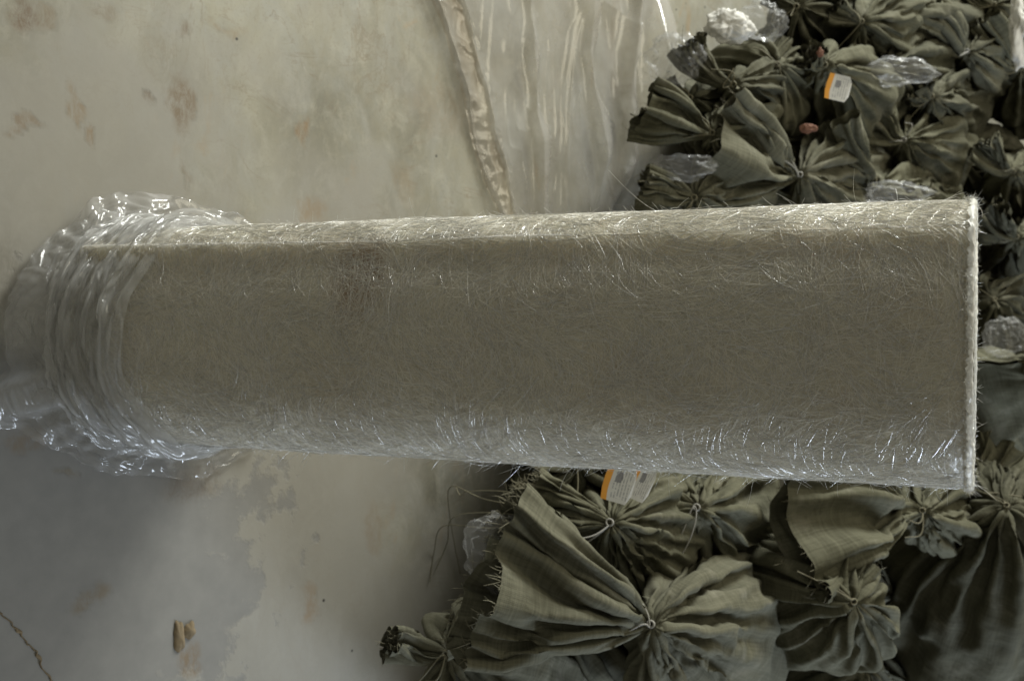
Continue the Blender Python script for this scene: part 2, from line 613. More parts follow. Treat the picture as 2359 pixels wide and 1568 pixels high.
# top end: the wound turns seen edge on, down to the cardboard core
nrr = 60
rr = np.linspace(.038, ROLL_R + .001, nrr)
PH2, RR = np.meshgrid(FLAP + np.linspace(0, 2 * math.pi, 121)[:-1], rr)
hh = ROLL_L - .003 - .004 * np.abs(np.sin((RR - PH2 / (2 * math.pi) * .008) / .008 * math.pi)) + .002 * noise(np.stack([np.cos(PH2) * 5, np.sin(PH2) * 5, RR * 90], -1))
hh = np.where(RR > ROLL_R - .004, ROLL_L - .004, hh)
V = roll_pt(PH2, hh, RR)
o = mesh_obj('wound_end', V, grid_faces(nrr, 120, True), MAT_ROLL, roll)
local(o, P_BASE)
prof = [(.038, ROLL_L - .004), (.038, 0.0), (.034, 0.0), (.034, ROLL_L - .008), (.038, ROLL_L - .0045)]
PH3 = np.linspace(0, 2 * math.pi, 41)[:-1]
V = np.stack([roll_pt(PH3, np.full(40, s_), np.full(40, r_)) for r_, s_ in prof])
o = mesh_obj('core_tube', V, grid_faces(len(prof), 40, True), MAT_CORE, roll, smooth=False)
local(o, P_BASE)
PHb, RRb = np.meshgrid(np.linspace(0, 2 * math.pi, 81)[:-1], np.array([.038, .09, ROLL_R]))
o = mesh_obj('wound_base', roll_pt(PHb, np.full(PHb.shape, .002), RRb), grid_faces(3, 80, True), MAT_ROLL, roll)
local(o, P_BASE)


def strands(name, nstr, length, lift, radius, mat, phi_rng, s_rng, curl, seg=5, ang=None, seed=1, out=0.0):
    r = np.random.default_rng(seed)
    phi0 = r.uniform(phi_rng[0], phi_rng[1], nstr)
    s0 = r.uniform(s_rng[0], s_rng[1], nstr)
    L = length * r.uniform(.55, 1.15, nstr)
    # swirling preferred direction plus wide scatter
    al = r.uniform(0, math.pi, nstr) if ang is None else r.normal(ang[0], ang[1], nstr)
    swirl = math.pi * 1.2 * noise(np.stack([phi0 * 1.3, s0 * 7, 0 * s0], -1), 77) + r.normal(0, .5, nstr)
    al = np.where(r.uniform(size=nstr) < .55, swirl, al)
    cv = r.normal(0, curl, nstr)
    t = np.linspace(-.5, .5, seg + 1)[None, :]
    a = al[:, None] + cv[:, None] * t
    du = np.cos(a) * (L[:, None] / seg)
    dv = np.sin(a) * (L[:, None] / seg)
    u = np.cumsum(du, 1) - du.sum(1, keepdims=True) / 2
    v = np.cumsum(dv, 1) - dv.sum(1, keepdims=True) / 2
    phi = phi0[:, None] + u / ROLL_R
    s = np.clip(s0[:, None] + v, .0, ROLL_L + .002)
    lf = r.uniform(lift[0], lift[1], nstr)[:, None] + out * L[:, None] * np.clip(t + .5, 0, 1) * r.uniform(0, 1, nstr)[:, None] ** 2
    rad = roll_radius(phi, s) + lf
    P = roll_pt(phi, s, rad)
    V, F = tubes(P, radius * r.uniform(.7, 1.3, nstr))
    o = mesh_obj(name, V, F, mat, roll)
    o['kind'] = 'stuff'
    local(o, P_BASE)
    return o


strands('strand_layer', 26000, .055, (.0, .0005), .00020, MAT_STRAND, (-2.2, 2.2), (.0, ROLL_L), .16, seg=4, seed=2)
strands('shiny_strand', 14000, .050, (.0001, .0005), .00020, MAT_SHINE, (-2.2, 2.2), (.0, ROLL_L), .10, seg=4, seed=3)
strands('loose_strand', 500, .05, (.0004, .001), .00024, MAT_FUZZ, (-2.2, 2.2), (.03, ROLL_L), .7, seed=5, out=.12)


def fuzz(name, P0, D, L, radius, bend, seed, seg=4):
    r = np.random.default_rng(seed)
    k = len(P0)
    t = np.linspace(0, 1, seg + 1)[None, :, None]
    side = nrm(r.normal(size=(k, 3)))
    P = P0[:, None, :] + D[:, None, :] * L[:, None, None] * t + side[:, None, :] * (L * bend * r.uniform(0, 1, k))[:, None, None] * t ** 2
    V, F = tubes(P, np.full(k, radius))
    o = mesh_obj(name, V, F, MAT_FUZZ, roll)
    o['kind'] = 'stuff'
    local(o, P_BASE)
    return o


# cut edge of the outer turns, a soft white lip
PHe, Te = np.meshgrid(np.linspace(0, 2 * math.pi, 361)[:-1], np.linspace(0, 1, 9))
re_ = roll_radius(PHe, np.full(PHe.shape, ROLL_L - .02)) + .0008 - .0055 * Te ** 3 + .0010 * noise(np.stack([np.cos(PHe) * 30, np.sin(PHe) * 30, Te * 3], -1), 6)
se_ = ROLL_L - .0025 + .0055 * np.sin(Te * 1.57) + (.0012 * noise(np.stack([np.cos(PHe) * 22, np.sin(PHe) * 22, Te], -1), 7) - .0035 * (1 - Te) * noise(np.stack([np.cos(PHe) * 40, np.sin(PHe) * 40, Te], -1), 8))
o = mesh_obj('cut_edge', roll_pt(PHe, se_, re_), grid_faces(9, 360, True), MAT_EDGE, roll)
local(o, P_BASE)
# hairy rim at the top end
k = 8000
r = np.random.default_rng(11)
phi = r.uniform(0, 2 * math.pi, k)
sv = ROLL_L - np.abs(r.normal(0, .004, k))
rad = ROLL_R + r.uniform(-.008, .004, k)
P0 = roll_pt(phi, sv, rad)
outw = np.cos(phi)[:, None] * E_SIDE + np.sin(phi)[:, None] * E_X
tang = -np.sin(phi)[:, None] * E_SIDE + np.cos(phi)[:, None] * E_X
D = nrm(AX * r.uniform(-.1, .7, k)[:, None] + outw * r.normal(.05, .3, k)[:, None] + tang * r.normal(0, 1.0, k)[:, None])
fuzz('rim_fuzz', P0, D, np.abs(r.normal(.001, .0026, k)) + .001, .00015, 1.6, 12)
# stray ends standing off both sides
k = 1100
phi = np.where(r.uniform(size=k) < .72, r.normal(1.45, .22, k), r.normal(-1.5, .3, k))
sv = r.uniform(.05, ROLL_L, k)
sv = np.clip(np.where(r.uniform(size=k) < .5, np.round(sv * 22) / 22 + r.normal(0, .006, k), sv), .05, ROLL_L)
P0 = roll_pt(phi, sv, roll_radius(phi, sv) - .0005)
outw = np.cos(phi)[:, None] * E_SIDE + np.sin(phi)[:, None] * E_X
tang = -np.sin(phi)[:, None] * E_SIDE + np.cos(phi)[:, None] * E_X
D = nrm(outw * np.abs(r.normal(.25, .3, k))[:, None] + AX * r.normal(-.5, .7, k)[:, None] + tang * r.normal(.2, .6, k)[:, None])
fuzz('stray_end', P0, D, np.abs(r.normal(.008, .009, k)) + .002, .00017, .6, 13)

# a few long single fibres that have come away
def axis_depth(px):
    a0, a1 = P_BASE - CAM, P_TOP - CAM
    lo_, hi_ = 0.0, 1.0
    for _ in range(40):
        md = (lo_ + hi_) / 2
        g = a0 + (a1 - a0) * md
        if 1179.5 + FPX * np.dot(g, UPV) / np.dot(g, FWD) < px:
            lo_ = md
        else:
            hi_ = md
    return float(np.dot(a0 + (a1 - a0) * lo_, FWD))


LONG = [([(1508, 484), (1462, 452), (1403, 393)], .0), ([(1626, 715), (1623, 768), (1607, 836)], .138), ([(1625, 718), (1630, 770), (1627, 832)], .138),
        ([(1365, 745), (1366, 790), (1368, 832)], .140), ([(1388, 762), (1395, 800), (1406, 838)], .140), ([(735, 805), (736, 820), (740, 836)], .142),
        ([(2235, 470), (2258, 480), (2262, 500)], .05), ([(1318, 1075), (1300, 1100), (1290, 1130)], .0)]
for pts_, off in LONG:
    w_ = np.array([atd(x_, y_, axis_depth(pts_[0][0]) - off) for x_, y_ in pts_])
    t_ = np.linspace(0, 1, 14)[:, None]
    pth = (1 - t_) ** 2 * w_[0] + 2 * (1 - t_) * t_ * (2 * w_[1] - .5 * w_[0] - .5 * w_[2]) + t_ ** 2 * w_[2]
    V, F = tubes(pth[None], np.array([.00022]), 4, False)
    o = mesh_obj('long_fibre', V, F, MAT_FUZZ, roll)
    local(o, P_BASE)


def relax(P, P0, m, body, rest_t, rest_s, fixed, its, bend, grav, lim, kt=.45, lohi=None):
    """inextensible-cloth relaxation of a tube grid (rows, columns)"""
    nS = P.shape[0]
    for it in range(its):
        d = np.roll(P, -1, 1) - P
        l = np.linalg.norm(d, axis=-1, keepdims=True) + 1e-9
        c = d * ((l - rest_t) / l) * kt * .5
        C = c - np.roll(c, 1, 1)
        d = P[1:] - P[:-1]
        l = np.linalg.norm(d, axis=-1, keepdims=True) + 1e-9
        e = d * ((l - rest_s) / l) * kt * .5
        C[:-1] += e
        C[1:] -= e
        # shear
        d = np.roll(P[1:], -1, 1) - P[:-1]
        l = np.linalg.norm(d, axis=-1, keepdims=True) + 1e-9
        rd = np.sqrt(rest_s ** 2 + .5 * (rest_t[1:] ** 2 + rest_t[:-1] ** 2))
        e = d * ((l - rd) / l) * kt * .18
        C[:-1] += e
        C[1:] -= np.roll(e, 1, 1)
        d = np.roll(P[1:], 1, 1) - P[:-1]
        l = np.linalg.norm(d, axis=-1, keepdims=True) + 1e-9
        e = d * ((l - rd) / l) * kt * .18
        C[:-1] += e
        C[1:] -= np.roll(e, -1, 1)
        # bending
        L = np.roll(P, 1, 1) + np.roll(P, -1, 1) - 2 * P
        LL = np.roll(L, 1, 1) + np.roll(L, -1, 1) - 2 * L
        C -= bend * LL
        S = np.zeros_like(P)
        S[1:-1] = P[2:] + P[:-2] - 2 * P[1:-1]
        C[1:-1] += bend * 2.0 * S[1:-1]
        P = P + C * (1 - fixed)
        P[..., 2] -= grav * (1 - body) * (1 - fixed[..., 0])
        # the filling holds the full part out
        dd = ((P - P0) * m).sum(-1)
        lo = np.where(body > .5, -lim, -9)
        hi = np.where(body > .5, lim * 2.0 + .005, 9)
        if lohi is not None:
            lo, hi = lohi
        P = P + m * (np.clip(dd, lo, hi) - dd)[..., None]
        P[..., 2] = np.maximum(P[..., 2], .004)
    return P


def upsample(A, axis_wrap=True):
    """x2 in both directions"""
    n, k = A.shape[:2]
    B = np.empty((2 * n - 1, k) + A.shape[2:])
    B[::2] = A
    mid = (A[1:] + A[:-1]) * .5
    if n > 3:
        mid[1:-1] = (-A[:-3] + 9 * A[1:-2] + 9 * A[2:-1] - A[3:]) / 16
    B[1::2] = mid
    C = np.empty((2 * n - 1, 2 * k) + A.shape[2:])
    C[:, ::2] = B
    C[:, 1::2] = (9 * (B + np.roll(B, -1, 1)) - np.roll(B, 1, 1) - np.roll(B, -2, 1)) / 16
    return C


# ------------------------------------------------------------------ polythene bag slipped down round the foot of the roll
bag = thing('polythene_bag', 'clear polythene bag pushed down in folds round the foot of the roll', 'plastic bag', loc=(float(P_BASE[0]), float(P_BASE[1]), 0))
BB = np.array([P_BASE[0], P_BASE[1], 0.0])


def sleeve(name, top, bot, r0, seed, slack, rmax, mat, nt=150, ns=44):
    """a film tube pushed down: much longer than the height it is squeezed into, so it buckles into folds"""
    t = np.linspace(0, 1, ns)[:, None]
    phi = np.linspace(0, 2 * math.pi, nt + 1)[None, :-1]
    cp, sp = np.cos(phi) + 0 * t, np.sin(phi) + 0 * t
    q = np.stack([cp, sp, t + 0 * cp], -1)
    s = lerp(top - .026 * np.cos(phi) + .018 * noise(q * np.array([1.4, 1.4, 0]), seed + 2), bot, t)
    P0 = roll_pt(phi + 0 * t, s, r0 + 0 * s)
    m = np.cos(phi)[..., None] * E_SIDE + np.sin(phi)[..., None] * E_X + 0 * P0
    rr = r0 + .010 + .012 * noise(q * np.array([1.5, 1.5, 5.0]), seed) + .006 * noise(np.stack([np.cos(phi + 2 * t) * 3, np.sin(phi + 2 * t) * 3, t * 9 + 0 * phi], -1), seed + 1)
    P = roll_pt(phi + 0 * t, s, rr) + .0012 * np.random.default_rng(seed).normal(size=P0.shape)
    dt = 2 * math.pi * r0 * 1.10 / nt
    ds = abs(top - bot) / (ns - 1) * slack
    fixed = np.zeros((ns, nt, 1))
    fixed[0] = .6
    fixed[-1] = 1
    body = np.ones((ns, nt))
    lohi = (np.full((ns, nt), .001), rmax * np.clip(.25 + t * 1.6, 0, 1) + 0 * phi)
    P = relax(P, P0, m, body, np.full((ns, nt, 1), dt), np.full((ns - 1, 1, 1), ds), fixed, 130, .012, 0, 0, lohi=lohi)
    P, P0, m = upsample(P), upsample(P0), nrm(upsample(m))
    lohi = tuple(upsample(a) for a in lohi)
    ns2, nt2 = P.shape[:2]
    f2 = np.zeros((ns2, nt2, 1))
    f2[-1] = 1
    P = P + .0002 * np.random.default_rng(seed).normal(size=P.shape)
    P = relax(P, P0, m, np.ones((ns2, nt2)), np.full((ns2, nt2, 1), dt / 2), np.full((ns2 - 1, 1, 1), ds / 2), f2, 40, .009, 0, 0, lohi=lohi)
    P[..., 2] = np.maximum(P[..., 2], .004)
    o = mesh_obj(name, P, grid_faces(ns2, nt2, True), mat, bag)
    o.location = tuple(-BB)
    return o


sleeve('gathered_sleeve', .125, -.02, ROLL_R + .003, 31, 1.75, .042, MAT_SLEEVE)
sleeve('inner_sleeve', .098, -.02, ROLL_R + .002, 47, 1.9, .028, MAT_SLEEVE)

# loose mouth of the bag spread on the floor
OUT = [(560, 505), (470, 478), (350, 450), (200, 462), (120, 620), (60, 740), (15, 850), (-60, 900), (-40, 975), (40, 990), (150, 1045),
       (235, 1086), (340, 1092), (470, 1092), (540, 1060), (585, 1025), (640, 900), (650, 700), (610, 560)]
oc = np.array([at(x, y) for x, y in OUT])[:, :2]
cen = np.array([P_BASE[0], P_BASE[1] + .0])
oa = np.unwrap(np.arctan2(oc[:, 1] - cen[1], oc[:, 0] - cen[0]))
orad = np.hypot(oc[:, 0] - cen[0], oc[:, 1] - cen[1])
order = np.argsort(np.mod(oa, 2 * math.pi))
oa_s, or_s = np.mod(oa, 2 * math.pi)[order], orad[order]


def skirt(name, seed, shrink, zin, mat, nt=170, nr=44):
    phi = np.linspace(0, 2 * math.pi, nt + 1)[:-1]
    R = np.interp(phi, oa_s, or_s, period=2 * math.pi) * shrink
    t = np.linspace(0, 1, nr)[:, None]
    Rin = .135
    rad = lerp(Rin, np.maximum(R, Rin + .03), t)
    x = cen[0] + rad * np.cos(phi)
    y = cen[1] + rad * np.sin(phi)
    front = .5 - .5 * np.sin(phi)
    z = (zin * (.35 + .9 * front)) * (1 - t) ** 1.5 + .006
    P0 = np.stack([x, y, z], -1)
    rg = np.random.default_rng(seed)
    P = P0 + np.array([0, 0, 1]) * ((.022 * np.abs(noise(P0 * 9, seed)) + .01 * noise(P0 * 22, seed + 1)) * sstep(0, .2, t))[..., None]
    P = P + .0010 * rg.normal(size=P.shape)
    m = np.zeros_like(P)
    m[..., 2] = 1
    lt = np.linalg.norm(np.roll(P0, -1, 1) - P0, axis=-1, keepdims=True) * 1.16
    ls = np.linalg.norm(np.diff(P0, axis=0), axis=-1, keepdims=True) * 1.14
    fx = np.zeros((nr, nt, 1))
    fx[0] = 1
    fx[-1] = 1
    hi = .050 * (1 - .85 * t) + 0 * phi
    lohi = (np.minimum(0, .006 - z), hi)
    P = relax(P, P0, m, np.ones((nr, nt)), lt, ls, fx, 110, .014, 0, 0, lohi=lohi)
    P, P0 = upsample(P), upsample(P0)
    m = np.zeros_like(P)
    m[..., 2] = 1
    lohi = tuple(upsample(a) for a in lohi)
    f2 = np.zeros(P.shape[:2] + (1,))
    f2[0] = 1
    f2[-1] = 1
    P = P + .0002 * rg.normal(size=P.shape)
    lt2 = np.linalg.norm(np.roll(P0, -1, 1) - P0, axis=-1, keepdims=True) * 1.16
    ls2 = np.linalg.norm(np.diff(P0, axis=0), axis=-1, keepdims=True) * 1.14
    P = relax(P, P0, m, np.ones(P.shape[:2]), lt2, ls2, f2, 36, .014, 0, 0, lohi=lohi)
    P[..., 2] = np.maximum(P[..., 2], .003)
    o = mesh_obj(name, P, grid_faces(P.shape[0], P.shape[1], True), mat, bag)
    o.location = tuple(-BB)
    return o


skirt('spread_mouth', 61, 1.0, .085, MAT_FILM)
skirt('under_layer', 73, .88, .05, MAT_FILM)

# ------------------------------------------------------------------ polythene sheet lying on the floor
LE = [(955, -80), (985, 0), (1030, 130), (1075, 300), (1110, 420), (1150, 520), (1170, 560)]
RE = [(1512, -80), (1508, 0), (1500, 100), (1490, 200), (1500, 330), (1480, 430), (1440, 520), (1430, 560)]


def poly_at(E, v):
    E = np.array(E, float)
    return np.stack([np.interp(v, E[:, 1], E[:, 0]), v], -1)


nu, nv = 260, 300
vv = np.linspace(-80, 560, nv)
L0, R0 = poly_at(LE, vv), poly_at(RE, vv)
u = np.linspace(0, 1, nu)
PX = L0[:, None, 0] + (R0 - L0)[:, None, 0] * u[None, :] + 6 * noise(np.stack([u[None, :] * 3 + 0 * vv[:, None], vv[:, None] / 60 + 0 * u[None, :], 0 * u[None, :] + 0 * vv[:, None]], -1), 8)
PY = vv[:, None] + 0 * u[None, :]
W = np.array([[at(PX[i, j], PY[i, j]) for j in range(nu)] for i in range(nv)])
z = .004 + 0 * PX
uu = u[None, :] + 0 * PX


def fold(u0, w, h, seed, drift=.0):
    c = u0 + drift * (PY / 500.0) + .018 * noise(np.stack([PY / 110, PY * 0, PY * 0], -1), seed)
    d = (uu - c) / w
    am = h * (.55 + .6 * noise(np.stack([PY / 130, PY * 0 + 3, PY * 0], -1), seed + 1))
    return np.maximum(am, 0) * np.exp(-np.abs(d) ** 1.3)


z += fold(.02, .008, .012, 1) + fold(.12, .006, .014, 2) + fold(.42, .014, .045, 3, -.10) + fold(.66, .014, .040, 4, .06)
z += fold(.86, .018, .05, 5, -.02) + fold(.95, .03, .03, 11)
pq = W * np.array([1.4, 1.0, 1])
pq = W * np.array([1.0, 3.2, 1])
z += .010 * np.abs(noise(W * np.array([1.5, 3.5, 1]), 21)) + .008 * np.clip(ridged(pq * 1.5, 22), 0, 1) ** 7 + .0016 * np.clip(ridged(pq * 8 + .3 * noise(W * 9, 4)[..., None], 23), 0, 1) ** 3
z += .06 * sstep(.86, 1.0, uu) * (.6 + .6 * noise(W * 4, 24)) * sstep(-60, 120, PY)
# crinkled shine on the hem
z += .0022 * np.clip(ridged(W * 40, 25), 0, 1) * sstep(.2, .12, uu)
# lift stays on the same spot of floor
W[..., 2] = np.maximum(z, .004)
sheet = mesh_obj('polythene_sheet', W, grid_faces(nv, nu), MAT_SHEET, uv=np.stack([uu, (PY + 80) / 640], -1).reshape(-1, 2))
tag(sheet, 'dusty clear polythene sheet with a dirty hem spread on the floor beside the sacks', 'plastic sheet')


# ------------------------------------------------------------------ sacks
def sack(label, tie, tip, body, Rb=.14, neck=.0045, seed=0, mat=0, kind='tied', big=False, string=True, group='tied olive sacks in the heap',
         threads=0, wpx=None, full=1.0, spread=1.0, ears=.04, squash=.9, its=(115, 36), coarse=False):
    """tie, tip, body: (px, py, height) of the gathered neck, the end of the loose mouth and the middle of the full part"""
    if kind == 'tied':
        tip = (tip[0], tip[1], max(.05, tip[2] - (.05 if big else .02)))
    T, B, Q = at(*tie), at(*body), at(*tip)
    up = T - B
    hbl = np.linalg.norm(up)
    up = nrm(up)
    bottom = B - up * hbl * .95
    bl = np.linalg.norm(T - bottom)
    d = nrm(Q - T)
    flen = np.linalg.norm(Q - T) * 1.12
    w = np.cross(up, d)
    if np.linalg.norm(w) < .15:
        w = np.cross(up, np.array([.3, 1, .2]))
    w = nrm(w)
    if wpx is not None:
        w = UPV * wpx[0] - LEFT * wpx[1]
        w = nrm(w - up * np.dot(w, up))
    rs = np.random.default_rng(seed)
    squash = squash * (rs.uniform(.72, 1.0) if kind == 'tied' else 1)
    nt = 108 if big else 88
    if coarse:
        nt = 64
    C0 = 2 * math.pi * Rb * (1.03 if kind == 'tied' else 1.10)            # girth of the empty cloth tube
    dt = C0 / nt
    # length of cloth from the bottom to the neck over the shoulder of the filling
    nb_ = int((bl + Rb * .55) / (dt * 1.05)) + 2
    th = np.linspace(0, 2 * math.pi, nt + 1)[:-1][None, :]
    tb = 1 - (1 - np.linspace(0, 1, nb_)) ** 1.3
    low = np.sqrt(np.clip(1 - (1 - np.clip(tb / .30, 0, 1)) ** 2.4, 0, 1))
    if kind == 'tied':
        q = np.clip((tb - .40) / .60, 0, 1)
        hi = (1 - q ** 2.2) ** .8
        a = neck + (Rb - neck) * low * hi
        a[0] = .01
        b = a * squash
        Cc = bottom + (T - bottom) * tb[:, None]
        tang = np.repeat(up[None], nb_, 0)
        nf_ = max(6, int(flen / (dt * 1.05)))
        tf = np.linspace(0, 1, nf_ + 1)[1:]
        c1 = T + (up * .45 + d * .55) * flen * .35
        Cf = (1 - tf[:, None]) ** 2 * T + 2 * (1 - tf[:, None]) * tf[:, None] * c1 + tf[:, None] ** 2 * Q
        tgf = nrm(2 * (1 - tf[:, None]) * (c1 - T) + 2 * tf[:, None] * (Q - c1))
        fw = min(C0 * .30, flen * .85) * spread
        af = neck * .9 + (fw / 2 - neck * .9) * tf ** .8
        bf = neck * .9 + (fw * .13 - neck * .9) * (sstep(0, .55, tf) - .45 * sstep(.5, 1, tf))
        Cc = np.concatenate([Cc, Cf])
        tang = np.concatenate([tang, tgf])
        a = np.concatenate([a, af])
        b = np.concatenate([b, bf])
        fr = np.concatenate([np.zeros(nb_), tf])
    else:
        a = Rb * low * (1 + .08 * sstep(.5, 1, tb))
        b = Rb * squash * low * (1 - sstep(.55, 1.0, tb) ** 2.0) + .004
        a[0] = b[0] = .01
        Cc = bottom + (T - bottom) * tb[:, None] + (Q - T)[None, :] * (sstep(.45, 1, tb) ** 1.4)[:, None]
        tang = nrm(np.gradient(Cc, axis=0))
        fr = np.zeros(nb_)
    nn = nrm(np.cross(tang, w))
    nS = len(a)
    a2, b2, frc = a[:, None], b[:, None], fr[:, None]
    ct, st = np.cos(th), np.sin(th)
    P = Cc[:, None, :] + w * (a2 * ct)[..., None] + nn[:, None, :] * (b2 * st)[..., None]
    m = nrm(w * (ct * b2)[..., None] + nn[:, None, :] * (st * a2)[..., None])
    # lumps of the filling
    bw = np.clip(np.minimum(a2, b2 * 2) / Rb, 0, 1) * (frc == 0)
    P = P + m * (bw * (.030 * noise(P * 6, seed + 5) + .012 * noise(P * 13, seed + 6)))[..., None]
    if kind != 'tied':
        P = P + tang[:, None, :] * (sstep(.55, 1, tb)[:, None] ** 2 * ears * np.abs(ct) ** 5)[..., None]
    P[..., 2] = np.maximum(P[..., 2], .004)
    P0 = P.copy()
    # seed the folds
    sc_ = np.where(frc > 0, np.clip(frc * 3, .3, 1), np.clip(1.2 - bw, .15, 1))
    lob = noise(np.stack([ct * 1.6 + 0 * a2, st * 1.6 + 0 * a2, np.arange(nS)[:, None] * .02 + 0 * ct], -1), seed + 1)
    lob2 = noise(np.stack([ct * 4.5 + 0 * a2, st * 4.5 + 0 * a2, np.arange(nS)[:, None] * .03 + 0 * ct], -1), seed + 2)
    P = P + m * (np.minimum(np.sqrt(a2 * b2) * .9, .05) * sc_ * (lob * .9 + lob2 * .7))[..., None]
    P = P + nn[:, None, :] * (frc * .05 * noise(np.stack([ct * .9 + 0 * frc, st * .9 + 0 * frc, frc * 1.2 + 0 * ct], -1), seed + 3))[..., None]
    crm = np.stack([noise(P * 9 + k_ * 7.7, seed + 50 + k_) + .5 * noise(P * 19 + k_ * 3.3, seed + 60 + k_) for k_ in range(3)], -1)
    P = P + crm * np.where(frc > 0, .024 * np.clip(frc * 2, 0, 1), .007 if kind == 'tied' else .022)[..., None]
    P = P + .0014 * rs.normal(size=P.shape)
    body_m = (np.broadcast_to(frc == 0, P.shape[:2])).astype(float)
    fixed = np.zeros((nS, nt, 1))
    fixed[0] = 1
    dist = np.abs(np.arange(nS) - (nb_ - 1))
    if kind == 'tied':
        fixed[dist <= 0] = 1
        P[nb_ - 1] = P0[nb_ - 1]
    else:
        fixed[-1] = 1
        P[-1] = P0[-1] + nn[-1] * (.03 * noise(np.stack([ct[0] * 1.3, ct[0] * 0, ct[0] * 0], -1), seed + 4))[:, None]
    # rest girth: the bottom is sewn, so it narrows there
    rt = np.minimum(1, np.maximum(low if kind != 'tied' else np.concatenate([low, np.ones(nS - nb_)]), .1)) * dt
    if kind == 'tied':
        rt[dist <= 1] = np.maximum(.35 * dt, 2 * math.pi * neck / nt)
    rt = np.broadcast_to(rt[:, None, None], (nS, nt, 1))
    dl = np.linalg.norm(np.diff(P0, axis=0), axis=-1, keepdims=True).mean(1, keepdims=True)
    rsx = np.broadcast_to(dl, (nS - 1, 1, 1)) * 1.03
    limv = np.broadcast_to(((.0035 if kind == 'tied' else .014) + .026 * np.clip(1 - bw, 0, 1)), P.shape[:2])
    P = relax(P, P0, m, body_m, rt, rsx, fixed, its[0], .008, .00025, limv)
    if not coarse:
        up2 = lambda A: upsample(A)
        P, P0, m = up2(P), up2(P0), nrm(up2(m))
        body_m, limv = up2(body_m), up2(limv)
        f2 = np.zeros(P.shape[:2] + (1,))
        f2[::2] = np.repeat(fixed, 2, 1)
        rt2 = np.repeat(upsample(np.repeat(rt[:, :1], 4, 1))[:, :1] * .5, 1, 1)
        rs2 = np.repeat(rsx * .5, 2, 0)
        P = P + .0006 * rs.normal(size=P.shape) * (1 - f2)
        P = relax(P, P0, m, body_m, np.broadcast_to(rt2, P.shape[:2] + (1,)), rs2, f2, its[1], .012, .00008, limv)
        nS, nt = P.shape[:2]
        nbf = 2 * nb_ - 1
    else:
        nbf = nb_
    P = P + .0022 * np.stack([np.clip(ridged(P * 17 + k_ * 9.7, seed + 30 + k_), -.3, 1) for k_ in range(3)], -1)
    P = P + .0007 * np.stack([ridged(P * 42 + k_ * 9.7, seed + 33 + k_) for k_ in range(3)], -1)
    thv = np.linspace(0, 1, nt + 1)[:-1]
    uvx = np.broadcast_to(thv[None] * C0, (nS, nt))
    uvy = np.broadcast_to((np.arange(nS) * (dt * (.5 if not coarse else 1)))[:, None], (nS, nt))
    base = np.array([bottom[0], bottom[1], max(bottom[2], 0.0)])
    root = thing('sack', label, 'sack', group, loc=tuple(base))
    o = mesh_obj('cloth', P, grid_faces(nS, nt, True), MAT_SACK[mat], root, uv=np.stack([uvx, uvy], -1).reshape(-1, 2))
    o.location = tuple(-base)
    if kind == 'tied' and string:
        # three turns of string and two loose ends
        k = 70
        tt = np.linspace(0, 1, k)
        aa = tt * 2 * math.pi * 3
        rad = .0046
        Pc = T + (tt - .5)[:, None] * up * .010 + rad * (np.cos(aa)[:, None] * w + np.sin(aa)[:, None] * nn[nb_ - 1])
        V, F = tubes(Pc[None], np.array([.0015]), 6, False)
        paths = []
        for e in range(2):
            g = nrm(d * rs.uniform(-.2, .8) + w * rs.normal(0, 1) + up * .3)
            x = np.linspace(0, 1, 24)[:, None]
            ln = rs.uniform(.03, .08)
            paths.append(Pc[-1] + g * ln * x + w * .015 * np.sin(x * 4) * rs.normal() + np.array([0, 0, -.03]) * x ** 2)
        V2, F2 = tubes(np.array(paths), np.array([.0012, .0012]), 5, False)
        ob = mesh_obj('tie_string', np.concatenate([V, V2]), np.concatenate([F, F2 + len(V)]), MAT_STRING if string == 'pale' else MAT_THREAD, root)
        ob.location = tuple(-base)
    if threads:
        idx = rs.integers(0, nt, threads)
        P0_ = P[-1][idx]
        D = nrm(P[-1] - P[-3])[idx] + rs.normal(0, .4, (threads, 3))
        Ln = np.abs(rs.normal(.006, .006, threads)) + .002
        x = np.linspace(0, 1, 6)[None, :, None]
        side = rs.normal(0, .35, (threads, 1, 3))
        V, F = tubes(P0_[:, None] + nrm(D)[:, None] * Ln[:, None, None] * x + side * Ln[:, None, None] * x ** 2, np.full(threads, .00045))
        ob = mesh_obj('frayed_thread', V, F, MAT_THREAD, root)
        ob['kind'] = 'stuff'
        ob.location = tuple(-base)
    return root, P, base


